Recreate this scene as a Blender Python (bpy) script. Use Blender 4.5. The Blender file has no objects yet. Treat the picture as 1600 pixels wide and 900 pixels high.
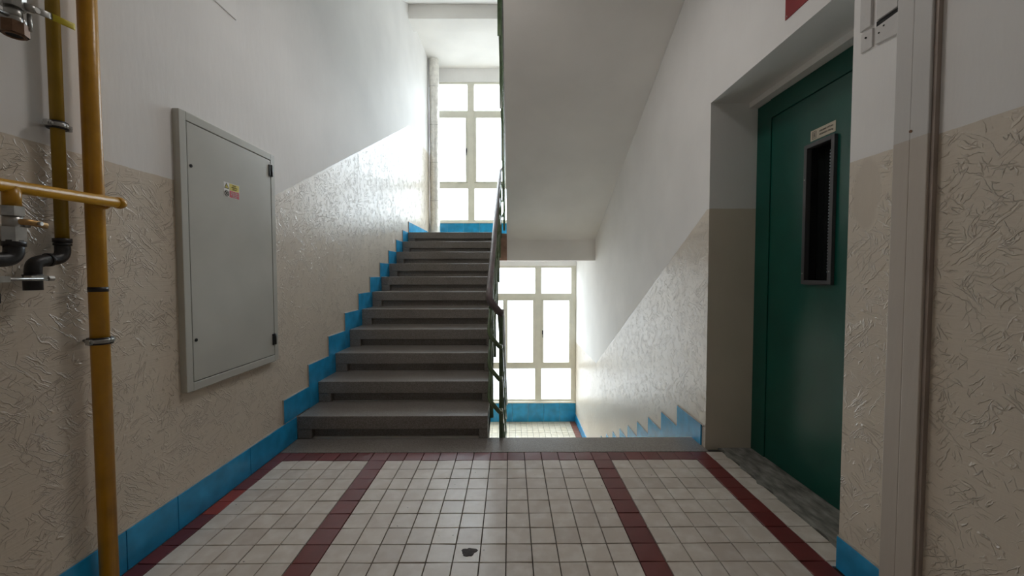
import bpy, bmesh, math, random
from mathutils import Vector, Matrix
random.seed(7)
sc = bpy.context.scene
col = sc.collection
PI = math.pi

# ------------------------------------------------------------------ camera, world, light, exposure
F_PX, PITCH, YAW, ROLL = 610.2, 0.03612, 0.00476, -0.00125
fw = Vector((math.sin(YAW)*math.cos(PITCH), math.cos(YAW)*math.cos(PITCH), -math.sin(PITCH)))
rt = Vector((math.cos(YAW), -math.sin(YAW), 0)); up = rt.cross(fw)
rt2 = rt*math.cos(ROLL)+up*math.sin(ROLL); up2 = -rt*math.sin(ROLL)+up*math.cos(ROLL)
cam = bpy.data.cameras.new('camera'); cam.sensor_width = 36; cam.lens = F_PX/1600*36; cam.clip_start = 0.02
co = bpy.data.objects.new('camera', cam); col.objects.link(co); sc.camera = co
m = Matrix((rt2, up2, -fw)).transposed().to_4x4(); m.translation = Vector((0, 0, 1.2)); co.matrix_world = m

w = bpy.data.worlds.new('world'); sc.world = w; w.use_nodes = True
wt = w.node_tree; bg = wt.nodes['Background']; bg.inputs[1].default_value = 1.0
tcw = wt.nodes.new('ShaderNodeTexCoord'); spw = wt.nodes.new('ShaderNodeSeparateXYZ'); mr = wt.nodes.new('ShaderNodeMapRange')
mr.inputs[1].default_value = 0.0; mr.inputs[2].default_value = 0.30; mr.interpolation_type = 'SMOOTHSTEP'
mxw = wt.nodes.new('ShaderNodeMix'); mxw.data_type = 'RGBA'; GROUND, SKY = 3.5, 10.8
mxw.inputs[6].default_value = (.93*GROUND, .96*GROUND, 1.0*GROUND, 1); mxw.inputs[7].default_value = (.88*SKY, .94*SKY, 1.0*SKY, 1)
wt.links.new(tcw.outputs['Generated'], spw.inputs[0]); wt.links.new(spw.outputs[2], mr.inputs[0]); wt.links.new(mr.outputs[0], mxw.inputs[0]); wt.links.new(mxw.outputs[2], bg.inputs[0])
vs = sc.view_settings; vs.view_transform = 'Standard'; vs.look = 'None'; vs.gamma = 1; vs.use_curve_mapping = False
vs.exposure = 0.08
cy = sc.cycles
cy.use_denoising = True; cy.max_bounces = 12; cy.diffuse_bounces = 8; cy.glossy_bounces = 4
cy.transparent_max_bounces = 12; cy.sample_clamp_indirect = 6; cy.caustics_reflective = False; cy.caustics_refractive = False

def portal(name, loc, rot, sx, sy):
    l = bpy.data.lights.new(name, 'AREA'); l.shape = 'RECTANGLE'; l.size = sx; l.size_y = sy; l.cycles.is_portal = True
    o = bpy.data.objects.new(name, l); col.objects.link(o); o.location = loc; o.rotation_euler = rot
portal('daylight_portal', (-0.08, 8.2, 3.62), (-PI/2, 0, 0), 2.86, 2.8)
portal('daylight_portal', (-0.08, 8.2, -0.05), (-PI/2, 0, 0), 2.86, 2.8)

l = bpy.data.lights.new('hall_fill_light', 'AREA'); l.shape = 'DISK'; l.size = .5; l.energy = 11; l.color = (1, .95, .92)  # added fill above the frame to brighten the hall, no real fixture
o = bpy.data.objects.new('hall_fill_light', l); col.objects.link(o); o.location = (-.1, 2.4, 3.40)

# ------------------------------------------------------------------ measured layout (metres)
XL, XR, YF = -1.56, 1.342, 7.93
T, TX0, TY0 = 0.11154, -0.0191, 2.4765            # floor tile pitch and grid origin
RISE, RUN, Y1, YD = 0.1667, 0.3157, 2.813, 2.822     # stair rise, run, first riser up, first edge down
LUP, LDN, LVL = 11*RISE, -11*RISE, 22*RISE
XS, XG = -0.165, -0.05                             # edges of the stair well
DADO = 1.637
ALC0, ALC1, ALCZ, XD = 1.552, 2.642, 2.338, 1.655  # lift alcove

# ------------------------------------------------------------------ materials
def N(t, typ, **kw):
    n = t.nodes.new(typ)
    for k, v in kw.items():
        if k.startswith('i_'):
            n.inputs[int(k[2:]) if k[2:].isdigit() else k[2:].replace('_', ' ')].default_value = v
        else: setattr(n, k, v)
    return n
def M(t, op, a, b=None, c=None, clamp=False):
    n = t.nodes.new('ShaderNodeMath'); n.operation = op; n.use_clamp = clamp
    for i, v in enumerate((a, b, c)):
        if v is None: continue
        if isinstance(v, (int, float)): n.inputs[i].default_value = v
        else: t.links.new(v, n.inputs[i])
    return n.outputs[0]
def mixc(t, f, a, b, mode='MIX'):
    n = t.nodes.new('ShaderNodeMix'); n.data_type = 'RGBA'; n.blend_type = mode
    for s, v in ((n.inputs[0], f), (n.inputs[6], a), (n.inputs[7], b)):
        if isinstance(v, (int, float)): s.default_value = v
        elif isinstance(v, tuple): s.default_value = v if len(v) == 4 else (*v, 1)
        else: t.links.new(v, s)
    return n.outputs[2]
def mat(name, colr=(.8, .8, .8), rough=.5, metal=0, var=.0, vscale=8, bump=0, bscale=40, spec=.5, stretch=(1, 1, 1)):
    m = bpy.data.materials.new(name); m.use_nodes = True; t = m.node_tree; b = t.nodes['Principled BSDF']
    b.inputs['Base Color'].default_value = (*colr, 1); b.inputs['Roughness'].default_value = rough; b.inputs['Metallic'].default_value = metal
    b.inputs['Specular IOR Level'].default_value = spec
    tc = N(t, 'ShaderNodeTexCoord'); mp = N(t, 'ShaderNodeMapping'); mp.inputs['Scale'].default_value = stretch
    t.links.new(tc.outputs['Object'], mp.inputs[0])
    n1 = N(t, 'ShaderNodeTexNoise'); n1.inputs['Scale'].default_value = vscale; n1.inputs['Detail'].default_value = 5
    t.links.new(mp.outputs[0], n1.inputs[0])
    f = M(t, 'MULTIPLY_ADD', n1.outputs[0], 2.4, -.7, clamp=True)
    lo = tuple(c*(1-var) for c in colr); hi = tuple(min(1, c*(1+var)) for c in colr)
    t.links.new(mixc(t, f, lo, hi), b.inputs['Base Color'])
    if bump:
        n2 = N(t, 'ShaderNodeTexNoise'); n2.inputs['Scale'].default_value = bscale; n2.inputs['Detail'].default_value = 4
        t.links.new(mp.outputs[0], n2.inputs[0])
        bp = N(t, 'ShaderNodeBump'); bp.inputs['Strength'].default_value = 1; bp.inputs['Distance'].default_value = bump
        t.links.new(n2.outputs[0], bp.inputs['Height']); t.links.new(bp.outputs[0], b.inputs['Normal'])
    return m

WHITE = (.86, .845, .83); BEIGE = (.69, .61, .51)
def wall_mat(name, slope, y_start, lo, hi):
    """White above, raised-pattern beige gloss paint below a line that follows the stairs."""
    m = bpy.data.materials.new(name); m.use_nodes = True; t = m.node_tree; b = t.nodes['Principled BSDF']
    tc = N(t, 'ShaderNodeTexCoord'); sp = N(t, 'ShaderNodeSeparateXYZ'); t.links.new(tc.outputs['Object'], sp.inputs[0])
    x, y, z = sp.outputs
    zb = M(t, 'MULTIPLY_ADD', y, slope, DADO - slope*y_start)
    zb = M(t, 'MINIMUM', M(t, 'MAXIMUM', zb, lo), hi)
    wob = N(t, 'ShaderNodeTexNoise'); wob.inputs['Scale'].default_value = 7; wob.inputs['Detail'].default_value = 3
    t.links.new(tc.outputs['Object'], wob.inputs[0])
    zz = M(t, 'MULTIPLY_ADD', wob.outputs[0], .012, M(t, 'SUBTRACT', z, .006))
    d = M(t, 'SUBTRACT', zb, zz)                                   # >0 below the line
    below = M(t, 'GREATER_THAN', d, 0.0)
    patt = M(t, 'MULTIPLY', d, 28, clamp=True)                    # smooth paint strip just under the line
    stain = 0.0
    if slope < 0:
        ey = M(t, 'DIVIDE', M(t, 'SUBTRACT', y, 1.475), .062); ez = M(t, 'DIVIDE', M(t, 'SUBTRACT', zz, 1.50), .15)
        st_ = N(t, 'ShaderNodeTexNoise'); st_.inputs['Scale'].default_value = 16; t.links.new(tc.outputs['Object'], st_.inputs[0])
        q_ = M(t, 'MULTIPLY_ADD', st_.outputs[0], 1.0, M(t, 'ADD', M(t, 'MULTIPLY', ey, ey), M(t, 'MULTIPLY', ez, ez)))
        stain = M(t, 'MULTIPLY_ADD', q_, -3.0, 4.4, clamp=True)
        patt = M(t, 'MULTIPLY', patt, M(t, 'SUBTRACT', 1, stain))
    geo = N(t, 'ShaderNodeNewGeometry'); gn = N(t, 'ShaderNodeSeparateXYZ'); t.links.new(geo.outputs['True Normal'], gn.inputs[0])
    side = M(t, 'GREATER_THAN', M(t, 'ABSOLUTE', gn.outputs[0]), .5)
    # raised meandering ridges, several directions
    hs = []
    for k, (ang, lng, sht, wid, ms) in enumerate(((-.72, 3.2, 40, .024, 5.0), (-.95, 6.5, 42, .026, 10), (1.25, 8, 46, .024, 12), (.2, 6.5, 50, .022, 9), (.6, 6, 40, .024, 8))):
        ca, sa = math.cos(ang), math.sin(ang)
        u = M(t, 'MULTIPLY_ADD', y, ca, M(t, 'MULTIPLY', z, sa)); v = M(t, 'MULTIPLY_ADD', y, -sa, M(t, 'MULTIPLY', z, ca))
        wn = N(t, 'ShaderNodeTexNoise'); wn.inputs['Scale'].default_value = 45; wn.inputs['Detail'].default_value = 2
        t.links.new(tc.outputs['Object'], wn.inputs[0])
        v = M(t, 'MULTIPLY_ADD', wn.outputs[0], .016, v)
        cb = N(t, 'ShaderNodeCombineXYZ'); t.links.new(M(t, 'MULTIPLY', u, lng), cb.inputs[0]); t.links.new(M(t, 'MULTIPLY', v, sht), cb.inputs[1]); cb.inputs[2].default_value = 3.7*k
        n = N(t, 'ShaderNodeTexNoise'); n.inputs['Scale'].default_value = 1; n.inputs['Detail'].default_value = 1
        t.links.new(cb.outputs[0], n.inputs[0])
        r = M(t, 'SUBTRACT', 1, M(t, 'DIVIDE', M(t, 'ABSOLUTE', M(t, 'SUBTRACT', n.outputs[0], .5)), wid), clamp=True)
        mk = N(t, 'ShaderNodeTexNoise'); mk.inputs['Scale'].default_value = ms*1.6; mk.inputs['Detail'].default_value = 2
        of = N(t, 'ShaderNodeVectorMath', operation='ADD'); of.inputs[1].default_value = (k*5.3, k*2.1, k*3.3)
        t.links.new(tc.outputs['Object'], of.inputs[0]); t.links.new(of.outputs[0], mk.inputs[0])
        hs.append(M(t, 'MULTIPLY', r, M(t, 'MULTIPLY_ADD', mk.outputs[0], 9, -4.75, clamp=True)))
    h = hs[0]
    for q in hs[1:]: h = M(t, 'MAXIMUM', h, q)
    h = M(t, 'SMOOTH_MIN', h, .8, .2)
    # fine horizontal brush lines
    br = N(t, 'ShaderNodeMapping'); br.inputs['Scale'].default_value = (6, 6, 170); t.links.new(tc.outputs['Object'], br.inputs[0])
    bn = N(t, 'ShaderNodeTexNoise'); bn.inputs['Scale'].default_value = 1; bn.inputs['Detail'].default_value = 2; t.links.new(br.outputs[0], bn.inputs[0])
    low = M(t, 'MULTIPLY', M(t, 'MULTIPLY', M(t, 'MULTIPLY_ADD', bn.outputs[0], .22, h), patt), side)
    # soft plaster unevenness on the white part
    pl = N(t, 'ShaderNodeMapping'); pl.inputs['Scale'].default_value = (20, 20, 5); t.links.new(tc.outputs['Object'], pl.inputs[0])
    pn = N(t, 'ShaderNodeTexNoise'); pn.inputs['Scale'].default_value = 1.6; pn.inputs['Detail'].default_value = 5; t.links.new(pl.outputs[0], pn.inputs[0])
    hgt = M(t, 'ADD', M(t, 'MULTIPLY', low, 0.0037), M(t, 'MULTIPLY', pn.outputs[0], .0011))
    hgt = M(t, 'MULTIPLY_ADD', below, .0012, hgt)
    bp = N(t, 'ShaderNodeBump'); bp.inputs['Strength'].default_value = 1; bp.inputs['Distance'].default_value = 1
    t.links.new(hgt, bp.inputs['Height']); t.links.new(bp.outputs[0], b.inputs['Normal'])
    vn = N(t, 'ShaderNodeTexNoise'); vn.inputs['Scale'].default_value = 1.7; vn.inputs['Detail'].default_value = 6; t.links.new(tc.outputs['Object'], vn.inputs[0])
    vf = M(t, 'MULTIPLY_ADD', vn.outputs[0], 2, -.5, clamp=True)
    wc = mixc(t, vf, tuple(c*.93 for c in WHITE), tuple(c*1.05 for c in WHITE))
    bc = mixc(t, vf, tuple(c*.92 for c in BEIGE), tuple(c*1.06 for c in BEIGE))
    bc = mixc(t, M(t, 'MULTIPLY', stain, .16) if slope < 0 else 0.0, bc, (.25, .20, .16))
    t.links.new(mixc(t, below, wc, bc), b.inputs['Base Color'])
    t.links.new(M(t, 'MULTIPLY_ADD', below, -.34, .62), b.inputs['Roughness'])
    t.links.new(M(t, 'MULTIPLY_ADD', below, .28, .22), b.inputs['Specular IOR Level'])
    return m
m_wl = wall_mat('wall_paint_left', .505, 2.45, DADO, LUP + 1.66)
m_wr = wall_mat('wall_paint_right', -.543, 2.669, LDN + DADO, DADO)
m_white = mat('white_plaster', WHITE, .7, var=.05, vscale=2, bump=.0012, bscale=25)
m_soffit = mat('soffit_plaster', (.88, .855, .82), .75, var=.05, vscale=1.5, bump=.0008, bscale=20)
m_cream = mat('cream_window_paint', (.74, .72, .62), .4, var=.05)
m_duct = mat('painted_wood_casing', (.42, .39, .36), .5, var=.06, vscale=5, stretch=(1, 1, .2), bump=.0008, bscale=40)
m_blue = mat('blue_gloss_tile', (.018, .31, .60), .25, var=.22, vscale=9, bump=.0006, bscale=22)
m_pale = mat('pale_plaster_edge', (.46, .43, .39), .6, var=.15, vscale=20)
m_grout = mat('dark_grout', (.045, .038, .033), .9, var=.3, vscale=30)
m_conc = mat('worn_concrete', (.20, .195, .175), .75, var=.6, vscale=12, bump=.004, bscale=30, stretch=(2.2, .8, 1))
m_green = mat('green_door_paint', (.002, .075, .054), .28, var=.12, vscale=5, bump=.0004, bscale=14, spec=.5)
m_rail = mat('dark_handrail', (.14, .11, .115), .35, var=.25, vscale=12)
m_bar = mat('green_enamel_steel', (.11, .16, .08), .25, var=.25, vscale=18)
m_yel = mat('yellow_gas_paint', (.52, .255, .012), .3, var=.14, vscale=14, bump=.0008, bscale=60)
m_yel2 = mat('olive_yellow_gas_paint', (.33, .20, .008), .35, var=.14, vscale=14, bump=.0006, bscale=60)
m_black = mat('black_iron', (.018, .016, .016), .4, var=.3, vscale=30, bump=.0006, bscale=120)
m_steel = mat('dull_zinc_steel', (.42, .41, .39), .35, metal=.9, var=.2, vscale=30)
m_brass = mat('brass', (.50, .30, .12), .35, metal=.85, var=.2, vscale=30)
m_rust = mat('rusty_brass_nut', (.16, .085, .045), .5, metal=.4, var=.3, vscale=40)
m_grey = mat('grey_cabinet_enamel', (.50, .50, .46), .24, var=.06, vscale=3, bump=.0012, bscale=3.5)
m_dark = mat('dark_gap', (.01, .01, .01), .8)
m_blackp = mat('black_plastic', (.012, .012, .013), .35, var=.2)
m_greyp = mat('grey_frame_edge', (.07, .07, .075), .35)
m_plate = mat('ivory_sign_plate', (.52, .47, .37), .4, var=.08)
m_ink = mat('dark_ink', (.03, .025, .02), .6)
m_redsign = mat('red_sign_enamel', (.25, .008, .012), .35, var=.1)
m_lblred = mat('label_red', (.48, .02, .035), .45)
m_lblyel = mat('label_yellow', (.62, .50, .02), .45)
m_lblwhite = mat('label_white', (.72, .70, .66), .45)
m_brown = mat('bare_brown_plaster', (.30, .185, .13), .8, var=.3, vscale=10, bump=.002, bscale=40)
m_chip = mat('dark_chipped_spot', (.045, .035, .033), .7, var=.4, vscale=60, bump=.003, bscale=90)

def terrazzo(name, base, lt, dk, rough):
    m = mat(name, base, rough); t = m.node_tree; b = t.nodes['Principled BSDF']
    tc = N(t, 'ShaderNodeTexCoord'); vo = N(t, 'ShaderNodeTexVoronoi'); vo.inputs['Scale'].default_value = 170
    t.links.new(tc.outputs['Object'], vo.inputs[0])
    s = N(t, 'ShaderNodeSeparateColor'); t.links.new(vo.outputs['Color'], s.inputs[0])
    c = mixc(t, M(t, 'GREATER_THAN', s.outputs[0], .72), base, lt); c = mixc(t, M(t, 'GREATER_THAN', s.outputs[1], .72), c, dk)
    n = N(t, 'ShaderNodeTexNoise'); n.inputs['Scale'].default_value = 3; n.inputs['Detail'].default_value = 6; t.links.new(tc.outputs['Object'], n.inputs[0])
    c = mixc(t, M(t, 'MULTIPLY_ADD', n.outputs[0], 1.6, -.5, clamp=True), c, mixc(t, 1.0, c, (.72, .7, .68), 'MULTIPLY'))
    t.links.new(c, b.inputs['Base Color']); return m
m_terr = terrazzo('dark_terrazzo', (.265, .242, .224), (.32, .295, .275), (.21, .19, .172), .28)

def tile_mat(name, cols, rough):
    """Ceramic tile whose own tone differs tile by tile, with fine dirt."""
    m = bpy.data.materials.new(name); m.use_nodes = True; t = m.node_tree; b = t.nodes['Principled BSDF']
    g = N(t, 'ShaderNodeNewGeometry'); r = N(t, 'ShaderNodeValToRGB'); t.links.new(g.outputs['Random Per Island'], r.inputs[0])
    e = r.color_ramp.elements; e[0].color = (*cols[0], 1); e[1].color = (*cols[-1], 1)
    for i, c in enumerate(cols[1:-1], 1): x = e.new(i/(len(cols)-1)); x.color = (*c, 1)
    tc = N(t, 'ShaderNodeTexCoord'); n = N(t, 'ShaderNodeTexNoise'); n.inputs['Scale'].default_value = 14; n.inputs['Detail'].default_value = 8
    t.links.new(tc.outputs['Object'], n.inputs[0])
    c = mixc(t, M(t, 'MULTIPLY_ADD', n.outputs[0], 3, -1.3, clamp=True), mixc(t, 1.0, r.outputs[0], (.82, .78, .745), 'MULTIPLY'), r.outputs[0])
    v = N(t, 'ShaderNodeTexVoronoi'); v.inputs['Scale'].default_value = 19; v.inputs['Randomness'].default_value = 1; t.links.new(tc.outputs['Object'], v.inputs[0])
    sm = N(t, 'ShaderNodeSeparateColor'); t.links.new(v.outputs['Color'], sm.inputs[0])
    spot = M(t, 'MULTIPLY', M(t, 'LESS_THAN', v.outputs['Distance'], .06), M(t, 'GREATER_THAN', sm.outputs[0], .72))
    t.links.new(mixc(t, spot, c, (.04, .035, .03)), b.inputs['Base Color'])
    t.links.new(M(t, 'MULTIPLY_ADD', n.outputs[0], .25, rough-.12), b.inputs['Roughness'])
    b.inputs['Specular IOR Level'].default_value = .55
    return m
m_tile = tile_mat('pale_floor_tile', [(.70, .65, .60), (.745, .70, .645), (.64, .59, .545), (.77, .725, .67), (.715, .67, .62)], .34)
m_tred = tile_mat('oxblood_floor_tile', [(.17, .034, .034), (.20, .042, .04), (.15, .030, .032)], .34)
m_tbright = tile_mat('bright_red_floor_tile', [(.36, .055, .035), (.38, .06, .04)], .4)
m_tcream = tile_mat('cream_landing_tile', [(.70, .65, .51), (.73, .68, .56), (.66, .615, .50)], .35)
m_tbrown = tile_mat('red_brown_landing_tile', [(.26, .10, .065), (.30, .12, .08)], .4)

m_glass = bpy.data.materials.new('window_glass'); m_glass.use_nodes = True
t = m_glass.node_tree; t.nodes.remove(t.nodes['Principled BSDF'])
tr = N(t, 'ShaderNodeBsdfTransparent'); tr.inputs[0].default_value = (.93, .96, .97, 1); gl = N(t, 'ShaderNodeBsdfGlossy'); gl.inputs['Roughness'].default_value = .1
mx = N(t, 'ShaderNodeMixShader'); mx.inputs[0].default_value = .06
t.links.new(tr.outputs[0], mx.inputs[1]); t.links.new(gl.outputs[0], mx.inputs[2]); t.links.new(mx.outputs[0], t.nodes['Material Output'].inputs[0])
m_dglass = mat('dark_lift_glass', (.01, .012, .012), .08, spec=.6)
m_foil = mat('crinkled_foil_wrap', (.80, .78, .74), .38, metal=.5, var=.12, vscale=14, bump=.012, bscale=30)

# ------------------------------------------------------------------ mesh helpers
class MB:
    def __init__(s): s.v = []; s.f = []; s.mi = []; s.sm = []
    def add(s, vs, fs, mi=0, smooth=False):
        o = len(s.v); s.v += [tuple(v) for v in vs]; s.f += [tuple(i+o for i in f) for f in fs]; s.mi += [mi]*len(fs); s.sm += [smooth]*len(fs)
    def box(s, x0, x1, y0, y1, z0, z1, mi=0):
        s.add([(x, y, z) for z in (z0, z1) for y in (y0, y1) for x in (x0, x1)],
              [(0, 2, 3, 1), (4, 5, 7, 6), (0, 1, 5, 4), (2, 6, 7, 3), (0, 4, 6, 2), (1, 3, 7, 5)], mi)
        return s
    def prism_x(s, pts, x0, x1, mi=0):                       # polygon in YZ, extruded along X
        n = len(pts)
        s.add([(x0, y, z) for y, z in pts]+[(x1, y, z) for y, z in pts],
              [tuple(range(n)), tuple(range(2*n-1, n-1, -1))]+[(i, i+n, (i+1) % n+n, (i+1) % n) for i in range(n)], mi)
        return s
    def tube(s, path, r, seg=12, sq=None, mi=0, cap=True, upv=None):   # sq=(a,b): elliptical/rounded-flat section half sizes
        P = [Vector(p) for p in path]; n = len(P); rings = []
        u = None
        for i, p in enumerate(P):
            d = (P[min(i+1, n-1)]-P[max(i-1, 0)]).normalized()
            if u is None:
                u = Vector(upv) if upv else (Vector((0, 0, 1)) if abs(d.z) < .9 else Vector((1, 0, 0)))
            u = (u-d*u.dot(d)).normalized(); w_ = d.cross(u)
            ri = r[i] if isinstance(r, (list, tuple)) else r
            ring = []
            for k in range(seg):
                a = 2*PI*k/seg; c, sn = math.cos(a), math.sin(a)
                if sq:
                    c2 = math.copysign(abs(c)**.5, c); s2 = math.copysign(abs(sn)**.5, sn)
                    ring.append(p+w_*c2*sq[0]+u*s2*sq[1])
                else: ring.append(p+w_*c*ri+u*sn*ri)
            rings.append(ring)
        vs = [v for rg in rings for v in rg]
        fs = [(i*seg+k, i*seg+(k+1) % seg, (i+1)*seg+(k+1) % seg, (i+1)*seg+k) for i in range(n-1) for k in range(seg)]
        s.add(vs, fs, mi, True)
        if cap: s.add(rings[0], [tuple(range(seg))[::-1]], mi); s.add(rings[-1], [tuple(range(seg))], mi)
        return s
    def cyl(s, a, b, r, seg=16, mi=0): return s.tube([a, b], r, seg, mi=mi)
    def build(s, name, mats, parent=None, bevel=0, loc=None):
        me = bpy.data.meshes.new(name); me.from_pydata(s.v, [], s.f)
        for mm in (mats if isinstance(mats, (list, tuple)) else [mats]): me.materials.append(mm)
        for p, i, q in zip(me.polygons, s.mi, s.sm): p.material_index = i; p.use_smooth = q
        bm = bmesh.new(); bm.from_mesh(me); bmesh.ops.remove_doubles(bm, verts=bm.verts, dist=1e-6) if not getattr(s, 'keep', 0) else None
        bmesh.ops.recalc_face_normals(bm, faces=bm.faces); bm.to_mesh(me); bm.free()
        o = bpy.data.objects.new(name, me); col.objects.link(o)
        if parent: o.parent = parent; o.matrix_parent_inverse = Matrix.Translation(-parent.location)
        if bevel:
            md = o.modifiers.new('soft_edges', 'BEVEL'); md.width = bevel; md.segments = 2; md.limit_method = 'ANGLE'; md.angle_limit = math.radians(40)
        return o
def tag(o, label=None, cat=None, group=None, kind=None):
    for k, v in (('label', label), ('category', cat), ('group', group), ('kind', kind)):
        if v: o[k] = v
    return o
def empty(name, loc, label=None, cat=None, group=None, kind=None):
    o = bpy.data.objects.new(name, None); col.objects.link(o); o.location = loc; o.empty_display_size = .1
    return tag(o, label, cat, group, kind)
def B(*a): return MB().box(*a)
def fillet(pts, r, n=6):
    P = [Vector(p) for p in pts]; out = [P[0]]
    for i in range(1, len(P)-1):
        a, b, c = P[i-1], P[i], P[i+1]; ra = min(r, (a-b).length*.48, (c-b).length*.48)
        p0 = b+(a-b).normalized()*ra; p2 = b+(c-b).normalized()*ra
        for k in range(n+1):
            q = k/n; out.append(p0*(1-q)**2+b*2*q*(1-q)+p2*q*q)
    out.append(P[-1]); return out
def text(name, body, size, loc, rot, mt, parent, ax='CENTER', ext=.0004, sx=1):
    c = bpy.data.curves.new(name, 'FONT'); c.body = body; c.size = size; c.extrude = ext; c.align_x = ax; c.align_y = 'CENTER'
    c.materials.append(mt); o = bpy.data.objects.new(name, c); col.objects.link(o); o.location = Vector(loc)-(parent.location if parent else Vector()); o.rotation_euler = rot; o.scale = (sx, 1, 1)
    o.parent = parent
    bpy.context.view_layer.update(); me = bpy.data.meshes.new_from_object(o); n = bpy.data.objects.new(name, me); col.objects.link(n)
    n.location = o.location; n.rotation_euler = o.rotation_euler; n.scale = o.scale; n.parent = parent; me.materials.clear(); me.materials.append(mt)
    bpy.data.objects.remove(o); n.name = name
    return n

# ------------------------------------------------------------------ the room shell
ST = dict(kind='structure')
tag(B(-1.9, XL, -3, 8.2, -2.2, 7.5).build('wall_left', m_wl), **ST)
mb = MB()
mb.box(XR, 1.95, ALC1, 8.2, -2.2, 7.5); mb.box(XR, 1.95, ALC0, ALC1, ALCZ, 7.5); mb.box(XR, 1.95, -3, ALC0, -2.2, 7.5)
mb.box(1.75, 1.95, ALC0, ALC1, -2.2, ALCZ); mb.box(1.60, 1.75, ALC0, ALC1, 2.303, ALCZ); mb.box(XR+.002, 1.75, ALC0, ALC1, -2.2, -.2)
tag(mb.build('wall_right', m_wr), **ST)
# far wall with the two window openings
WX0, WX1 = -1.50, XR; WB, WT = .415, 3.195
mb = MB()
mb.box(XL, WX0, YF, 8.13, -2.2, 7.5); mb.box(WX0, WX1, YF, 8.13, -2.2, LDN+WB); mb.box(WX0, WX1, YF, 8.13, LDN+WT, LUP+WB); mb.box(WX0, WX1, YF, 8.13, LUP+WT, 7.5)
tag(mb.build('wall_far', m_white), **ST)
tag(B(XL, XR, -2.7, -2.5, -.2, 3.5).build('wall_back', m_white), **ST)
mb = MB()
mb.box(XL, XR, -2.5, Y1-.001, -.22, -.012); mb.box(XR, 1.9, ALC0, ALC1, -.2, -.012)
tag(mb.build('floor', m_grout), **ST)
tag(B(XL, XR, -2.5, 2.70, 3.45, LVL).build('ceiling', m_white), **ST)
tag(B(XL, XR, -2.5, 8.0, 7.4, 7.6).build('ceiling', m_white), **ST)
tag(B(XL, XR, -2.6, -2.5, LVL, 7.5).build('wall_back', m_white), **ST)
# upper landing slab with its edge beam, the same again one storey up, and the lower landing
def landing(z, name):
    mb = MB(); mb.prism_x([(6.17, z-.005), (YF, z-.005), (YF, z-.21), (6.49, z-.21), (6.49, z-.37), (6.17, z-.37)], XL, XR)
    return tag(mb.build(name, m_soffit), **ST)
landing(5.502, 'ceiling')
mb = MB(); mb.prism_x([(6.17, LUP-.004), (YF, LUP-.004), (YF, LUP-.21), (6.49, LUP-.21), (6.49, 1.41), (6.17, 1.41)], XL, XR)
tag(mb.build('floor', m_soffit), **ST)
tag(B(XL, XR, 2.4, YF, LDN-.2, LDN-.01).build('floor', m_grout), **ST)
tag(B(XL, XR, 2.4, 2.5, LDN, -.22).build('wall_near', m_white), **ST)
tag(B(XS, XG, 6.158, 6.17, 1.41, LUP).build('trim_1', m_brown), **ST)

# floor tiles (one surface of individual ceramic tiles)
def tile(mb, x0, x1, y0, y1, z=0.0, mi=0, g=.0021, tilt=.0015, th=.012):
    dz = [z+random.uniform(-tilt, tilt) for _ in range(4)]; x0 += g; x1 -= g; y0 += g; y1 -= g; e = .0012
    mb.add([(x0, y0, z-th), (x1, y0, z-th), (x1, y1, z-th), (x0, y1, z-th),
            (x0, y0, dz[0]-e), (x1, y0, dz[1]-e), (x1, y1, dz[2]-e), (x0, y1, dz[3]-e),
            (x0+e, y0+e, dz[0]), (x1-e, y0+e, dz[1]), (x1-e, y1-e, dz[2]), (x0+e, y1-e, dz[3])],
           [(0, 1, 5, 4), (1, 2, 6, 5), (2, 3, 7, 6), (3, 0, 4, 7), (4, 5, 9, 8), (5, 6, 10, 9), (6, 7, 11, 10), (7, 4, 8, 11), (8, 9, 10, 11)], mi)
mb = MB()
for j in range(-1, 45):
    y1_ = TY0-j*T; y0_ = y1_-T
    for i in range(-14, 13):
        x0, x1 = TX0+i*T, TX0+(i+1)*T
        x0 = max(x0, XL+.010); x1 = min(x1, 1.43)
        if j >= 0 and i == 12 and y1_ < ALC0+.02: continue
        if i == 12 and y0_ < ALC0: y0c = ALC0+.002
        else: y0c = y0_
        if i == 12 and j == -1: y1c = min(y1_, ALC1)
        else: y1c = y1_
        if i == 11 and y1_ < ALC0+.02: x1 = XR-.012
        mi = 1 if (j == -1 and i < 12) or i in (-14, -8, 5, 11) else 0
        if i == -14 and j in (3, 4): mi = 2
        tile(mb, x0, x1, y0c, y1c, 0, mi)
tag(mb.build('floor_tiles', [m_tile, m_tred, m_tbright]), **ST)
# worn concrete strip in front of the lift door
me = MB(); ny = 24
pts = [(1.43+(.012*math.sin(k*1.7)+random.uniform(-.008, .008) if 0 < k < ny else 0), ALC0+(ALC1-ALC0)*k/ny) for k in range(ny+1)]
vv = [(x, y, .0005) for x, y in pts]+[(1.75, y, .0005) for x, y in pts]+[(x, y, -.012) for x, y in pts]+[(1.75, y, -.012) for x, y in pts]; K = ny+1
me.add(vv, [(i, i+K, i+1+K, i+1) for i in range(ny)]+[(i, i+1, i+1+2*K, i+2*K) for i in range(ny)]+[(i+2*K, i+1+2*K, i+1+3*K, i+3*K) for i in range(ny)])
tag(me.build('floor_concrete', m_conc), **ST)
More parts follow.
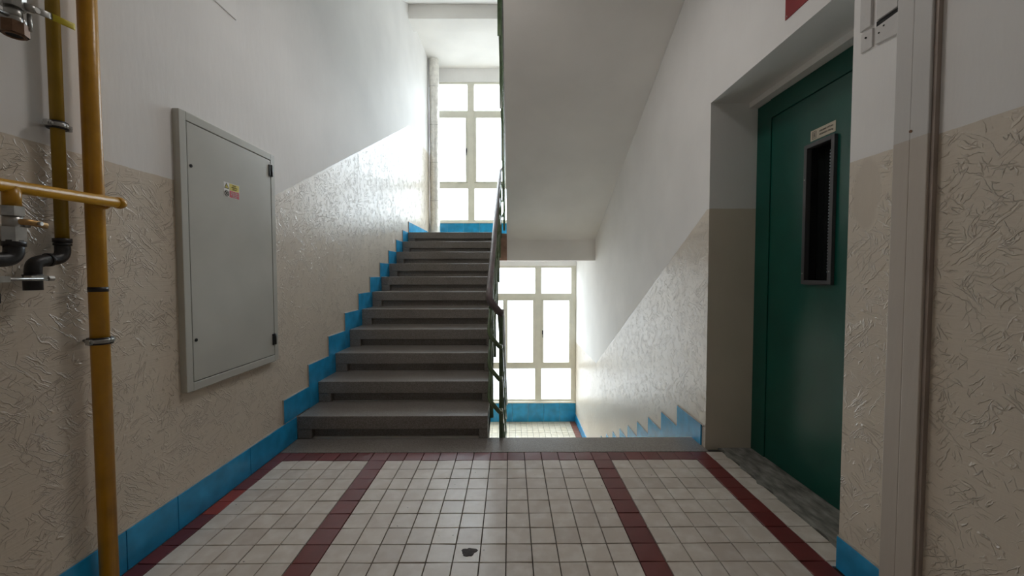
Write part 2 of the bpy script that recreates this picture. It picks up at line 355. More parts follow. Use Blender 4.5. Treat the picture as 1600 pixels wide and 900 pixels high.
# chipped dark spot on a pale tile
mb = MB(); n = 22; c = Vector((-.18, 1.645, 0))
top = []; bot = []
for k in range(n):
    a = 2*PI*k/n; r = .030*(1+.10*math.sin(2*a+.6)+.13*math.sin(3*a)+.08*math.sin(5*a))*random.uniform(.88, 1.1)
    top.append((c.x+r*math.cos(a)*.95, c.y+r*math.sin(a)*.85, .0022)); bot.append((c.x+r*math.cos(a), c.y+r*math.sin(a)*.9, .0004))
mb.add(top+bot+[(c.x, c.y, .0032)], [(i, (i+1) % n, 2*n) for i in range(n)]+[(i+n, (i+1) % n+n, (i+1) % n, i) for i in range(n)])
tag(mb.build('dark_debris', m_chip), 'dark flattened lump of dirt stuck on a pale floor tile', 'dirt')
# lower landing tiles and upper landing tiles
def landing_tiles(z, cr, br, x0=XL, y0=6.0):
    mb = MB(); p = .112; nx = int((XR-x0)/p)+1; ny = int((YF-y0)/p)+1
    for i in range(nx):
        for j in range(ny):
            xa = XR-.012-(i+1)*p; xb = xa+p; ya = YF-.012-(j+1)*p; yb = ya+p
            if xb < XL+.02 or ya < y0: continue
            tile(mb, max(xa, XL+.01), xb, ya, yb, z, 1 if i in (0, 1) and 0 or i == 0 or i == 1 and False or j == 99 else 0)
    return tag(mb.build('floor_tiles', [cr, br]), **ST)
landing_tiles(LDN, m_tcream, m_tbrown, y0=6.0)
landing_tiles(LUP, m_tcream, m_tbrown, y0=6.2)

# ------------------------------------------------------------------ skirtings
def blue(parent, name, x0, x1, y0, y1, z0, z1, pale=None):
    return B(x0, x1, y0, y1, z0, z1).build(name, m_blue, parent, bevel=.0015)
bl = empty('baseboard_left', (XL, 1.5, 0), kind='structure')
seams = [-2.4, -1.9, -1.4, -.9, -.4, .1, .6, 1.1, 1.547, 1.792, 2.30, 2.811]
for a, b_ in zip(seams, seams[1:]):
    blue(bl, 'skirting_tile', XL, XL+.010, a+.0015, b_-.0015, 0, .165)
    B(XL, XL+.007, a, b_, .165, .170).build('plaster_edge', m_pale, bl)
for k in range(1, 12):
    ya = 2.655+(k-1)*.337; yb = 2.655+k*.337 if k < 11 else YF
    z1 = .165+k*RISE; z0 = .171 if k == 1 else (z1-.335 if k < 11 else LUP-.2)
    blue(bl, 'skirting_tile', XL, XL+.010, ya, yb, z0, z1)
    B(XL, XL+.007, ya-.004, yb, z1, z1+.005).build('plaster_edge', m_pale, bl)
    B(XL, XL+.007, ya-.005, ya, z1-.16, z1+.005).build('plaster_edge', m_pale, bl)
br_ = empty('baseboard_right', (XR, 3, 0), kind='structure')
mb = B(XR-.010, XR, 1.362, ALC0, -.004, .128); mb.build('skirting_tile', m_blue, br_, bevel=.002)
B(XR-.006, XR, 1.362, ALC0, .128, .134).build('plaster_edge', m_pale, br_)
blue(br_, 'skirting_tile', XR-.010, XR, -2.4, 1.225, 0, .128)
blue(br_, 'skirting_tile', XR-.010, XR, 2.69, 3.08, -.30, .145)
B(XR-.007, XR, 2.66, 3.08, .145, .151).build('plaster_edge', m_pale, br_)
for k in range(1, 11):
    ya = 3.08+(k-1)*.3235; yb = ya+.3235; z1 = .145-k*RISE
    blue(br_, 'skirting_tile', XR-.010, XR, ya, yb, z1-.34, z1)
    B(XR-.007, XR, ya, yb, z1, z1+.006).build('plaster_edge', m_pale, br_)
    B(XR-.007, XR, ya-.0, ya+.006, z1, z1+RISE).build('plaster_edge', m_pale, br_)
blue(br_, 'skirting_tile', XR-.010, XR, 3.08+10*.3235, YF, LDN, LDN+.155)
for z, nm in ((LUP, 'baseboard_far'), (LDN, 'baseboard_far')):
    e = empty(nm, (0, YF, z), kind='structure')
    x = WX1-.002
    w_ = .3255
    while x > XL+.03:
        a = max(x-w_, XL+.012); blue(e, 'wall_tile', a+.0015, x-.0015, YF-.014, YF, z, z+.385); x -= w_
    B(XL+.01, WX1, YF-.03, YF+.02, z+.386, z+.412).build('sill_ledge', m_cream, e, bevel=.003)

# ------------------------------------------------------------------ windows
def window(name, z, label):
    e = empty(name, (-.08, YF+.02, z+WB), label, 'window', kind='structure')
    ya, yb = YF+.012, YF+.075; g = 0
    cols = ((-1.448, -.848), (-.716, .508), (.638, 1.244)); rows = ((.458, 1.09), (1.205, 2.507), (2.636, 3.155))
    fr = MB()
    xs = [WX0, -1.448, -.848, -.716, .508, .638, 1.244, WX1-.001]
    for i in (0, 2, 4, 6): fr.box(xs[i], xs[i+1], ya, yb, z+WB, z+WT)
    for xa, xb in cols:
        for za, zb in ((WB, .458), (1.09, 1.205), (2.507, 2.636), (3.155, WT)): fr.box(xa, xb, ya+.004, yb, z+za, z+zb)
    fr.box(-.104, -.096, ya+.004, yb, z+1.205, z+2.507)
    fr.build('window_frame', m_cream, e, bevel=.003)
    gz = MB()
    def pane(x0, x1, z0, z1): B(x0-.004, x1+.004, YF+.050, YF+.056, z0-.004, z1+.004).build('window_pane', m_glass, e)
    for xa, xb in cols:
        pane(xa, xb, z+.458, z+1.09); pane(xa, xb, z+2.636, z+3.155)
    for k, (xa, xb) in enumerate(((-1.446, -.850), (-.714, -.105), (-.095, .506), (.640, 1.242))):
        s = MB(); q = .04; f = ya-.012
        z0, z1 = z+1.208, z+2.504
        s.box(xa, xa+q, f, yb-.01, z0, z1); s.box(xb-q, xb, f, yb-.01, z0, z1); s.box(xa+q, xb-q, f, yb-.01, z0, z0+q-.025); s.box(xa+q, xb-q, f, yb-.01, z1-q+.025, z1)
        so = s.build('sash', m_cream, e, bevel=.003)
        pane(xa+q, xb-q, z0+q-.025, z1-q+.025)
        if k in (0, 3) or k == 1:
            hx = xb-.022 if k != 3 else xa+.022
            h = MB(); h.box(hx-.012, hx+.012, f-.006, f, z+1.80, z+1.88); h.tube([(hx, f-.006, z+1.86), (hx, f-.03, z+1.86), (hx, f-.034, z+1.85), (hx, f-.034, z+1.74)], .007, 8)
            h.build('sash_handle', m_dark if k != 1 else m_steel, so)
    return e
window('window_1', LUP, 'tall cream-framed window above the upper stair landing')
window('window_2', LDN, 'tall cream-framed window of the lower landing, seen under the stair beam')

# ------------------------------------------------------------------ stair flights
def step_mesh(x0, x1, y, z, ml=.10, mr=.065, last=False):
    """Terrazzo step: top block with a recessed panel in the lower half of the riser; y = riser face, z = top."""
    mb = MB(); d = RUN+.03; hh = RISE; ph = .42*hh
    mb.box(x0, x1, y-.002, y+d, z-hh+ph, z)
    mb.box(x0, x0+ml, y, y+d, z-hh, z-hh+ph); mb.box(x1-mr, x1, y, y+d, z-hh, z-hh+ph)
    mb.box(x0+ml, x1-mr, y+.045, y+d, z-hh, z-hh+ph)
    return mb
def slab(parent, pts, x0, x1, mt): return MB().prism_x(pts, x0, x1).build('soffit_slab', mt, parent)
# flight up to the window landing
f1 = empty('stair_flight', ((XL+XS)/2, Y1, 0), 'dark terrazzo flight of steps climbing on the left to the upper window', 'stairs')
for k in range(1, 12):
    m_ = step_mesh(XL+.0105, XS, Y1+(k-1)*RUN, k*RISE); m_.build('step', m_terr, f1, bevel=.004)
pts = [(Y1+.03, 0)]
for k in range(1, 11): pts += [(Y1+.035+k*RUN, (k-1)*RISE+.0), (Y1+.035+k*RUN, k*RISE)]
pts += [(6.165, 10*RISE), (6.165, 1.62), (Y1+.03, -.16)]
slab(f1, pts, XL+.0105, XS+.002, m_soffit)
# flight down to the lower landing
f2 = empty('stair_flight', ((XG+XR)/2, YD, 0), 'dark terrazzo flight of steps going down on the right from the hall edge', 'stairs')
for k in range(1, 11):
    step_mesh(XG, XR-.0105, YD+(k-1)*RUN-.0, -k*RISE).build('step', m_terr, f2, bevel=.004)
pts = [(YD, -RISE-.02)]
for k in range(1, 11): pts += [(YD+k*RUN, -k*RISE-.10), (YD+k*RUN, -(k+1)*RISE)]
pts += [(YD+10.2*RUN, LDN), (YD+9.2*RUN, LDN), (YD, -.45)]
slab(f2, pts, XG, XR-.0105, m_soffit)
# terrazzo edge strip of the hall floor
mb = MB(); mb.box(XL+.0105, XS, 2.592, Y1-.0005, -.012, .0); mb.box(XS, XR-.0005, 2.592, YD+.002, -.012, 0); mb.box(XS, XR-.0005, Y1, YD+.002, -.075, -.012)
tag(mb.build('trim_2', m_terr, bevel=.002), **ST)
# flight from the window landing up over the right side (seen from below)
f3 = empty('stair_flight', ((XG+XR)/2, 6.17, LUP), 'pale plastered underside of the next flight rising overhead on the right', 'stairs')
pts = [(6.172, 1.732), (6.172, LUP-.006)]
for k in range(0, 11): pts += [(Y1+.16+(10-k)*RUN, LUP+k*RISE), (Y1+.16+(10-k)*RUN, LUP+(k+1)*RISE)]
pts += [(2.702, LVL), (2.702, 3.48)]
slab(f3, pts, XG, XR-.001, m_soffit)
B(XG+.0, XR-.001, 6.166, 6.1705, 1.412, 1.74).build('beam_face', m_soffit, f3)
# flight from the next floor up over the left side
f4 = empty('stair_flight', ((XL+XS)/2, 2.8, LVL), 'pale underside of the topmost flight at the top of the stairwell', 'stairs')
pts = [(2.702, 3.46), (2.702, LVL), (Y1, LVL)]
for k in range(1, 12): pts += [(Y1+(k-1)*RUN, LVL+k*RISE), (Y1+k*RUN, LVL+k*RISE)]
pts = pts[:-1]+[(6.168, 5.502), (6.168, 5.354)]
slab(f4, pts, XL+.001, XS, m_white)

# ------------------------------------------------------------------ stair railings
OFF = .92; SL = RISE/RUN
def zup(y): return RISE+SL*(y-Y1)          # nosing line up
def zdn(y): return -SL*(y-YD)              # nosing line down
XU, XW, XN = -.149, -.068, -.088
rl = empty('stair_railing', ((XU+XW)/2, 2.8, 0), 'stair railing with dark handrail and green metal bars winding through the narrow stairwell', 'railing')
def z3(y): return LUP+RISE+SL*(5.97-y)
for i, o in enumerate((OFF, OFF-.245, OFF-.48, OFF-.715)):
    path = fillet([(XW, 6.30, zdn(6.30)+o), (XW, 2.80, zdn(2.80)+o), (XW-.002, 2.755, zdn(2.755)+o-.035), (XU+.002, 2.745, zup(2.745)+o-.035), (XU, 2.775, zup(2.775)+o),
                   (XU, 6.02, zup(6.02)+o), (XU+.03, 6.08, zup(6.02)+o+.02), (XN, 6.08, z3(6.06)+o), (XN, 3.0, z3(3.0)+o)], .03, 8)
    if i == 0: MB().tube(path, 0, 16, sq=(.0255, .020)).build('handrail', m_rail, rl)
    else: MB().tube(path, .0152, 12).build('rail_bar', m_bar, rl)
def posts(x, ys, lo, hi):
    for y in ys: B(x-.015, x+.015, y-.006, y+.006, lo(y), hi(y)).build('baluster', m_bar, rl, bevel=.002)
posts(XU+.004, [Y1+.16+k*RUN for k in (0, 2, 4, 6, 8, 10)], lambda y: zup(y)-RISE*.95, lambda y: zup(y)+OFF-.012)
posts(XW, [2.85, 2.85+2*RUN, 2.85+4*RUN, 2.85+6*RUN, 2.85+8*RUN], lambda y: zdn(y)-.30, lambda y: zdn(y)+OFF-.012)
posts(XN, [5.85-k*2*RUN for k in range(0, 5)], lambda y: LUP+SL*(5.97-y)-.05, lambda y: z3(y)+OFF-.012)

# ------------------------------------------------------------------ insulated pipe in the far corner
ip = empty('insulated_pipe', (-1.46, 7.60, LUP), 'silver foil-wrapped vertical pipe in the corner beside the upper window', 'pipe')
nz = 150; seg = 40; px, py, pr = -1.452, 7.62, .093
mb = MB(); vs_ = []
for i in range(nz+1):
    z = LUP+(5.29-LUP)*i/nz
    for k in range(seg):
        a = 2*PI*k/seg
        rr = pr*(1+.018*math.sin(5*a+z*9+math.sin(z*23))+.012*random.uniform(-1, 1)-.03*max(0, math.cos((z-LUP)*2*PI/.86))**40)
        vs_.append((px+rr*math.cos(a), py+rr*math.sin(a), z))
mb.add(vs_, [(i*seg+k, i*seg+(k+1) % seg, (i+1)*seg+(k+1) % seg, (i+1)*seg+k) for i in range(nz) for k in range(seg)], 0, True)
mb.build('foil_wrap', m_foil, ip)
for z in (2.62, 3.35, 4.06, 4.78):
    MB().tube([(px+(pr+.001)*math.cos(a), py+(pr+.001)*math.sin(a), z+.02*math.sin(a)) for a in [2*PI*k/32 for k in range(33)]], .003, 6).build('wrap_band', m_steel, ip)

# ------------------------------------------------------------------ electrical cabinet
cb = empty('electrical_cabinet', (XL, 2.18, .63), 'flush grey metal electrical cabinet in the left wall with warning sticker', 'cabinet')
Y0, Y2, Z0, Z2 = 1.838, 2.572, .636, 1.968; q = .040
mb = MB(); x0, x1 = XL-.02, XL+.030
mb.box(x0, x1, Y0, Y0+q, Z0, Z2); mb.box(x0, x1, Y2-q, Y2, Z0, Z2); mb.box(x0, x1, Y0+q, Y2-q, Z0, Z0+q); mb.box(x0, x1, Y0+q, Y2-q, Z2-q, Z2)
mb.build('cabinet_frame', m_grey, cb, bevel=.003)
B(XL-.02, XL+.012, Y0+q, Y2-q, Z0+q, Z2-q).build('cabinet_back', m_dark, cb)
dr = B(XL+.014, XL+.029, Y0+q+.004, Y2-q-.004, Z0+q+.004, Z2-q-.004).build('cabinet_door', m_grey, cb, bevel=.002)
for z in (1.86, .78): 
    MB().box(XL+.029, XL+.037, Y2-q-.024, Y2-q+.010, z-.035, z+.035).cyl((XL+.036, Y2-q-.003, z-.036), (XL+.036, Y2-q-.003, z+.036), .006, 10).build('hinge', m_blackp, cb)
for z in (1.72, .88): MB().cyl((XL+.027, Y0+q+.022, z), (XL+.032, Y0+q+.022, z), .008, 14).cyl((XL+.032, Y0+q+.022, z), (XL+.0325, Y0+q+.022, z), .004, 8).build('lock', m_dark, dr)
lx = XL+.0292; ly0, ly1, lz0, lz1 = 2.113, 2.232, 1.618, 1.697; lm = (lz0+lz1)/2; lym = ly0+.042
st = B(lx, lx+.0006, ly0, ly1, lz0, lz1).build('warning_label', m_lblwhite, cb); tag(st, 'yellow and red warning sticker')
B(lx+.0006, lx+.0010, lym, ly1-.002, lm+.001, lz1-.002).build('yellow_field', m_lblyel, st)
B(lx+.0006, lx+.0010, lym, ly1-.002, lz0+.002, lm-.001).build('red_field', m_lblred, st)
mb = MB(); cyy, czz = ly0+.021, lm+.021
mb.add([(lx+.0010, cyy-.018, czz-.015), (lx+.0010, cyy+.018, czz-.015), (lx+.0010, cyy, czz+.016), (lx+.0006, cyy-.018, czz-.015), (lx+.0006, cyy+.018, czz-.015), (lx+.0006, cyy, czz+.016)], [(0, 1, 2), (0, 1, 4, 3), (1, 2, 5, 4), (2, 0, 3, 5)], 0)
mb.add([(lx+.0014, cyy-.012, czz-.012), (lx+.0014, cyy+.012, czz-.012), (lx+.0014, cyy, czz+.009)], [(0, 1, 2)], 1)
mb.add([(lx+.0017, cyy+.003, czz+.006), (lx+.0017, cyy-.004, czz-.003), (lx+.0017, cyy+.001, czz-.002), (lx+.0017, cyy-.002, czz-.011), (lx+.0017, cyy+.005, czz), (lx+.0017, cyy, czz)], [(0, 1, 2, 3, 4, 5)], 0)
mb.build('warning_triangle', [m_ink, m_lblyel], st)
mb = MB(); c2 = (lx+.0012, cyy, lm-.020)
mb.tube([(c2[0], c2[1]+.0145*math.cos(a), c2[2]+.0145*math.sin(a)) for a in [2*PI*k/28 for k in range(29)]], .0017, 6, mi=0)
mb.tube([(c2[0]+.0005, c2[1]-.010, c2[2]+.010), (c2[0]+.0005, c2[1]+.010, c2[2]-.010)], .0015, 6, mi=0)
mb.tube([(c2[0], c2[1]-.006, c2[2]-.007), (c2[0], c2[1]+.006, c2[2]+.007)], .0018, 6, mi=1)
mb.build('prohibition_sign', [m_ink, m_ink], st)
RX = (PI/2, 0, PI/2)
for k, s_ in enumerate(('Pozor', 'elektrické', 'zařízení')): text('lettering', s_, .0115, (lx+.0012, (lym+ly1)/2, lz1-.009-.0105*k), RX, m_ink, cb)
for k, s_ in enumerate(('Nehas vodou', 'ani pěnovými', 'přístroji')): text('lettering', s_, .0105, (lx+.0012, (lym+ly1)/2, lm-.010-.0105*k), RX, m_lblwhite, cb)

mb = MB(); pp = [(XL+.001+random.uniform(0, .0015), 1.492+.004*math.sin(k*.9)+random.uniform(-.0015, .0015), .20+k*.025) for k in range(57)]
mb.tube(pp, [random.uniform(.002, .004) for _ in pp], 6); tag(mb.build('trim_3', mat('beige_gloss_bead', BEIGE, .3), loc=None), **ST)
# thin cover plate high on the left wall
B(XL, XL+.006, 1.92, 2.283, 2.643, 3.05).build('cover_plate', m_white, bevel=.0015)
tag(bpy.data.objects['cover_plate'], 'white painted cover plate high on the left wall above the grey cabinet', 'cover plate')

# ------------------------------------------------------------------ gas pipework
def hexnut(mb, a, b, r, mi=0, seg=6): mb.tube([a, b], r, seg, mi=mi); mb.sm[-(seg+2):] = [False]*(seg+2); return mb
gp = empty('gas_riser', (-1.50, 1.428, 0), 'thick vertical yellow gas pipe with a horizontal branch welded across it', 'pipe')
MB().cyl((-1.50, 1.428, -.01), (-1.50, 1.428, 3.448), .0265, 24).build('riser_pipe', m_yel, gp)
mb = MB(); HX = -1.448
mb.cyl((HX, -.2, 1.420), (HX, 1.462, 1.464), .0185, 18)
mb.build('branch_pipe', m_yel, gp)
MB().tube([(HX, 1.452, 1.4637), (HX, 1.466, 1.464), (HX, 1.478, 1.4643), (HX, 1.482, 1.4645)], [.0195, .0215, .017, .007], 16).build('end_cap', m_yel, gp)
MB().tube([(HX-.026+0*a, 1.428+.030*math.cos(a), 1.462+.022*math.sin(a)) for a in [2*PI*k/20 for k in range(21)]], .005, 6).build('weld_seam', m_yel, gp)
# drop with valve and black elbow
DX, DY = -1.448, 1.150
mb = MB(); mb.cyl((DX, DY, 1.455), (DX, DY, 1.395), .019, 18); mb.tube([(DX+.004, DY+.025*math.cos(a), 1.452+.012*math.sin(a)) for a in [2*PI*k/20 for k in range(21)]], .008, 8)
mb.build('drop_stub', m_yel, gp)
mb = MB(); hexnut(mb, (DX, DY, 1.398), (DX, DY, 1.370), .025); mb.cyl((DX, DY, 1.372), (DX, DY, 1.336), .020, 20); hexnut(mb, (DX, DY, 1.338), (DX, DY, 1.296), .027)
mb.cyl((DX, DY+.01, 1.352), (DX+.015, DY+.030, 1.352), .013, 14)
vb = mb.build('ball_valve', m_steel, gp)
mb = MB(); mb.tube([(DX+.012, DY-.005, 1.354), (DX+.024, DY+.018, 1.354), (DX+.022, DY+.040, 1.353), (DX+.014, DY+.070, 1.350)], 0, 10, sq=(.006, .009)); mb.build('valve_lever', m_brass, vb)
MB().cyl((DX+.024, DY+.040, 1.353), (DX+.034, DY+.043, 1.353), .006, 12).build('lever_screw', m_steel, vb)
mb = MB(); pth = fillet([(DX, DY, 1.302), (DX, DY, 1.245), (DX-.002, DY-.075, 1.238), (DX-.004, DY-.16, 1.235)], .045, 10); mb.tube(pth, .021, 18); mb.tube([(DX, DY, 1.300), (DX, DY, 1.282)], .0245, 18); mb.build('black_elbow', m_black, gp)
# lower black fitting on a threaded rod
gf = gp
mb = MB(); fx, fy = -1.475, 1.105
mb.tube([(fx, fy, 1.235), (fx, fy, 1.205), (fx, fy, 1.204), (fx, fy, 1.165), (fx, fy, 1.164), (fx, fy, 1.145)], [.016, .016, .022, .022, .016, .016], 18)
hexnut(mb, (fx, fy, 1.146), (fx, fy, 1.118), .027); mb.cyl((fx, fy, 1.119), (fx, fy, 1.108), .018, 16); hexnut(mb, (fx, fy, 1.109), (fx, fy, 1.090), .024)
mb.build('coupling', m_black, gf)
mb = MB(); mb.cyl((fx+.020, fy-.03, 1.186), (fx+.020, 1.222, 1.186), .0050, 10); mb.box(fx+.008, fx+.028, fy-.012, fy+.034, 1.177, 1.195); mb.build('clamp_rod', m_steel, gf)
# thin riser with black double elbow
gb = empty('gas_riser', (-1.522, 1.340, 1.25), 'thinner yellow gas pipe behind the thick one, ending in black elbows', 'pipe')
bx, by = -1.522, 1.340
MB().cyl((bx, by, 3.448), (bx, by, 1.300), .0172, 20).build('riser_pipe', m_yel2, gb)
mb = MB(); pth = fillet([(bx, by, 1.318), (bx, by, 1.255), (bx+.004, by-.058, 1.246), (bx+.006, by-.088, 1.236), (bx+.006, by-.092, 1.180)], .030, 8); mb.tube(pth, .0195, 18)
mb.tube([(bx, by, 1.322), (bx, by, 1.308)], .0235, 18); mb.tube([(bx, by, 1.306), (bx, by, 1.298)], .0225, 18)
mb.tube([(bx+.003, by-.040, 1.2485), (bx+.0035, by-.050, 1.2475)], .022, 18); mb.tube([(bx+.006, by-.092, 1.196), (bx+.006, by-.092, 1.200)], .0225, 18)
mb.build('black_elbow', m_black, gb)
mb = MB(); mb.tube([(bx+.006, by-.092, 1.196), (bx+.006, by-.092, 1.150)], .0215, 18); mb.build('end_plug', m_black, gb)
mb = MB(); mb.box(bx+.010, bx+.034, by-.118, by-.072, 1.180, 1.196); hexnut(mb, (bx+.03, by-.073, 1.187), (bx+.03, by-.058, 1.187), .009); mb.build('plug_clamp', m_steel, gb)
# pipe clamps
def clamp(name, cx, cy_, z, r, label):
    e = empty(name, (cx, cy_, z), label, 'pipe clamp', 'pipe clamps')
    ring = [2*PI*k/28 for k in range(29)]
    MB().tube([(cx+(r+.0052)*math.cos(a), cy_+(r+.0052)*math.sin(a), z) for a in ring], 0, 10, sq=(.0045, .0130), upv=(0, 0, 1)).build('rubber_liner', m_black, e)
    MB().tube([(cx+(r+.0085)*math.cos(a), cy_+(r+.0085)*math.sin(a), z) for a in ring], 0, 10, sq=(.0026, .0070), upv=(0, 0, 1)).build('steel_band', m_steel, e)
    for q_ in (-1, 1):
        ye = cy_+q_*(r+.011); mb = MB(); mb.box(cx-.005, cx+.009, ye-.009, ye+.009, z-.009, z+.009); mb.cyl((cx-.014, ye, z), (cx+.016, ye, z), .0036, 8); mb.cyl((cx+.009, ye, z), (cx+.013, ye, z), .0065, 6)
        mb.build('clamp_screw', m_steel, e)
    MB().cyl((XL, cy_, z), (cx-r-.004, cy_, z), .005, 8).build('wall_stud', m_steel, e)
clamp('pipe_clamp', bx, by, 1.700, .0172, 'steel clamp with black rubber on the thinner yellow pipe')
clamp('pipe_clamp', -1.50, 1.428, .958, .0265, 'steel clamp with black rubber on the thick yellow pipe')
MB().tube([(-1.50, 1.428, 1.137), (-1.50, 1.428, 1.154)], .0275, 24).build('tape_band', m_black, gp)
# valve hanging at the top
gv = empty('gas_valve', (-1.45, 1.175, 1.93), 'hanging grey gas valve with long yellow-tipped lever and brass nut, upper left', 'valve')
vx, vy = -1.455, 1.180
mb = MB(); hexnut(mb, (vx, vy, 2.0500), (vx, vy, 1.9800), .026, seg=8); mb.cyl((vx, vy, 1.9810), (vx, vy, 1.9470), .019, 18); mb.cyl((vx, vy, 3.448), (vx, vy, 2.0450), .017, 16)
mb.cyl((vx+.015, vy+.015, 1.9950), (vx+.028, vy+.030, 1.9950), .012, 12); mb.build('valve_body', m_steel, gv)
mb = MB(); hexnut(mb, (vx, vy, 1.9370), (vx, vy, 1.9030), .030, seg=8); mb.tube([(vx+.021*math.cos(a), vy+.021*math.sin(a), 1.9030) for a in [2*PI*k/24 for k in range(25)]], .004, 6); mb.build('union_nut', m_rust, gv)
B(vx-.021, vx+.021, vy-.021, vy+.021, 1.9025, 1.9029).build('nut_opening', m_dark, gv)
mb = MB(); mb.tube([(vx+.024*math.cos(a), vy+.024*math.sin(a), 1.9430) for a in [2*PI*k/24 for k in range(25)]], 0, 10, sq=(.003, .008), upv=(0, 0, 1))
mb.cyl((vx+.020, vy+.022, 1.9760), (vx+.020, vy+.022, 1.9270), .0055, 10); mb.cyl((vx+.01, vy-.02, 1.9470), (vx+.01, vy-.16, 1.9440), .006, 10); mb.build('clamp_ring', m_steel, gv)
mb = MB(); lz = 1.993
mb.tube([(vx+.030, vy+.022, lz), (vx+.030, vy+.060, lz+.007), (vx+.030, vy+.078, lz+.009)], 0, 12, sq=(.0016, .010), upv=(0, 0, 1)); mb.cyl((vx+.026, vy+.030, lz), (vx+.036, vy+.030, lz), .008, 12); lv = mb.build('valve_lever', m_steel, gv)
mb = MB(); mb.tube([(vx+.030, vy+.072, lz+.0085), (vx+.031, vy+.128, lz+.015), (vx+.031, vy+.134, lz+.0155)], 0, 12, sq=(.0030, .0105), upv=(0, 0, 1)); mb.build('lever_grip', m_lblyel, lv)

# ------------------------------------------------------------------ lift door in its alcove
ld = empty('door_1', (XD, 2.05, 0), 'dark green steel lift door in the alcove on the right', 'door', kind='structure')
mb = MB(); fy0, fy1, fz = ALC0+.002, ALC1-.001, 2.300
mb.box(XD, 1.74, 2.505, fy1, .0, fz); mb.box(XD, 1.74, fy0, 2.505, 2.185, fz); mb.box(XD, 1.74, fy0, 1.70, 0, 2.185)
mb.build('door_frame', m_green, ld, bevel=.003)
mb = MB(); LX = XD+.006; wy0, wy1, wz0, wz1 = 2.000, 2.197, 1.145, 1.905
mb.box(LX, 1.73, 1.703, wy0, .004, 2.182); mb.box(LX, 1.73, wy1, 2.502, .004, 2.182); mb.box(LX, 1.73, wy0, wy1, .004, wz0); mb.box(LX, 1.73, wy0, wy1, wz1, 2.182)
lf = mb.build('door_leaf', m_green, ld)
mb = MB(); a = .017
mb.box(LX-.018, LX+.01, wy0-.004, wy0+a, wz0-.004, wz1+.004); mb.box(LX-.018, LX+.01, wy1-a, wy1+.004, wz0-.004, wz1+.004); mb.box(LX-.018, LX+.01, wy0+a, wy1-a, wz0-.004, wz0+a); mb.box(LX-.018, LX+.01, wy0+a, wy1-a, wz1-a, wz1+.004)
wf = mb.build('window_surround', m_greyp, ld, bevel=.002)
mb = MB()
mb.box(LX, LX+.055, wy0+.001, wy0+.010, wz0+.001, wz1-.001); mb.box(LX, LX+.055, wy1-.010, wy1-.001, wz0+.001, wz1-.001); mb.box(LX, LX+.055, wy0+.010, wy1-.010, wz0+.001, wz0+.010); mb.box(LX, LX+.055, wy0+.010, wy1-.010, wz1-.010, wz1-.001)
mb.build('window_recess', m_blackp, ld)
B(LX+.050, LX+.054, wy0+.010, wy1-.010, wz0+.010, wz1-.010).build('lift_window_pane', m_dglass, ld)
mb = MB(); z = wz0+.06
while z < wz1-.05: mb.box(LX+.036, LX+.049, wy0+.052, wy0+.088, z, z+.008); z += .0165
mb.build('wire_reflection', mat('wire_reflection_grey', (.20, .23, .25), .3, metal=.3), ld)  # grey ribs model the reflection of wire in the lift glass
for y, z in ((wy1-.006, 1.72), (wy1-.006, 1.20), (wy0+.007, 1.21)): MB().cyl((LX-.0195, y, z), (LX-.016, y, z), .0035, 10).build('frame_screw', m_steel, wf)
sp_ = B(LX-.0015, LX-.0002, 2.010, 2.176, 1.926, 1.982).build('sign_plate', m_plate, ld); tag(sp_, 'small ivory plate with a lift symbol and two text lines')
mb = MB(); sy, sz = 2.150, 1.954; X_ = LX-.002
for b_ in ((sy-.014, sy+.014, sz+.018, sz+.020), (sy-.014, sy+.014, sz-.020, sz-.018), (sy-.014, sy-.012, sz-.018, sz+.018), (sy+.012, sy+.014, sz-.018, sz+.018), (sy-.008, sy+.008, sz+.011, sz+.0125), (sy-.008, sy+.008, sz-.0125, sz-.011), (sy-.008, sy-.0065, sz-.011, sz+.011), (sy+.0065, sy+.008, sz-.011, sz+.011), (sy-.0025, sy+.0025, sz-.009, sz+.004)):
    mb.box(X_, X_+.0006, *b_)
mb.cyl((X_, sy, sz+.007), (X_+.0006, sy, sz+.007), .0026, 10); mb.build('lift_symbol', m_ink, sp_)
RL = (PI/2, 0, -PI/2)
text('lettering', 'OSOBNÍ VÝTAH', .0125, (X_, 2.070, sz+.009), RL, m_ink, ld)
text('lettering', 'NOSNOST 250 kg', .0115, (X_, 2.070, sz-.009), RL, m_ink, ld)

# ------------------------------------------------------------------ right wall fittings
tag(B(XR-.004, XR, 1.60, 1.938, 2.428, 2.56).build('red_sign', m_redsign, bevel=.001), 'dark red enamel sign above the lift alcove', 'sign')
mb = MB(); mb.cyl((XR-.0055, 1.925, 2.441), (XR-.003, 1.925, 2.441), .003, 10); mb.build('sign_screw', m_steel, bpy.data.objects['red_sign'])
cd = empty('cable_casing', (XR, 1.28, 0), 'painted vertical wooden casing strip on the right wall near the lift alcove', 'casing')
def casing_mat():
    m = m_duct.copy(); m.name = 'casing_paint'; t = m.node_tree; b = t.nodes['Principled BSDF']
    tc = N(t, 'ShaderNodeTexCoord'); s = N(t, 'ShaderNodeSeparateXYZ'); t.links.new(tc.outputs['Object'], s.inputs[0])
    t.links.new(mixc(t, M(t, 'LESS_THAN', s.outputs[2], DADO+.005), (.60, .58, .56), (.52, .46, .40)), b.inputs['Base Color']); return m
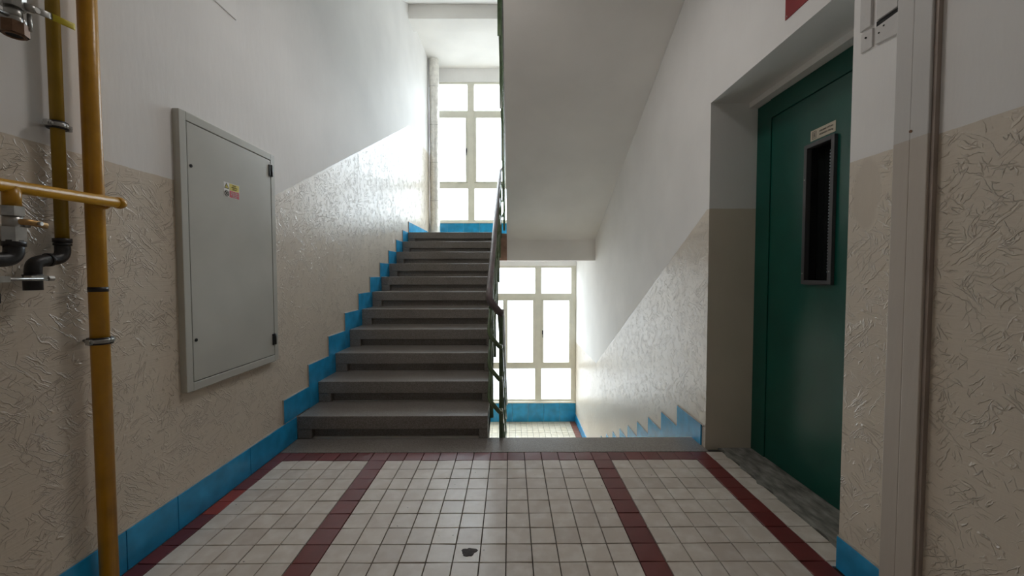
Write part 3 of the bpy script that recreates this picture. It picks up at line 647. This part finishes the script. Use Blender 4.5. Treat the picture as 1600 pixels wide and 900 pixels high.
m_cas = casing_mat()
mb = MB(); mb.box(XR-.022, XR, 1.243, 1.300, -.004, 3.449); mb.build('casing_board', m_cas, cd, bevel=.003)
mb = MB(); mb.box(XR-.019, XR, 1.302, 1.360, -.004, 3.449); mb.build('casing_board', m_cas, cd, bevel=.003)
MB().box(XR-.014, XR, 1.232, 1.2425, -.004, 3.449).build('side_shade_strip', mat('casing_side_shade', (.34, .28, .24), .6, var=.15), cd)  # dark brown strip paints in the shadow on the casing's near side
MB().cyl((XR-.024, 1.297, DADO+.03), (XR-.021, 1.297, DADO+.03), .005, 10).build('nail_head', m_rust, cd)
bk = empty('painted_bracket', (XR, 1.43, 2.04), 'painted-over metal bracket plate high on the pier beside the lift', 'bracket')
m_bw = mat('thick_white_paint', (.66, .64, .62), .55, var=.08, bump=.0015, bscale=40)
mb = MB(); mb.box(XR-.007, XR, 1.465, 1.512, 2.035, 2.105); mb.box(XR-.010, XR, 1.470, 1.515, 2.115, 3.0); mb.build('left_strip', m_bw, bk, bevel=.002)
mb = MB(); mb.add([(XR-.009, 1.362, 2.025), (XR-.009, 1.452, 2.035), (XR-.009, 1.452, 2.095), (XR-.009, 1.362, 2.100), (XR, 1.362, 2.025), (XR, 1.452, 2.035), (XR, 1.452, 2.095), (XR, 1.362, 2.100)],
  [(0, 1, 2, 3), (0, 1, 5, 4), (1, 2, 6, 5), (2, 3, 7, 6), (3, 0, 4, 7)]); pl = mb.build('hinge_plate', m_bw, bk, bevel=.0015)
for y, z in ((1.436, 2.068), (1.418, 2.083), (1.490, 2.082)): MB().cyl((XR-.0105, y, z), (XR-.007, y, z), .0032, 8).build('plate_screw', m_dark, bk)
B(XR-.0015, XR-.0001, 1.362, 1.455, 2.101, 2.118).build('dark_slot', m_dark, bk)
B(XR-.0015, XR-.0001, 1.361, 1.3625+.006, 2.045, 2.118).build('dark_slot', m_dark, bk)
B(XR-.008, XR, 1.372, 1.450, 2.119, 3.0).build('upper_plate', m_bw, bk, bevel=.0015)
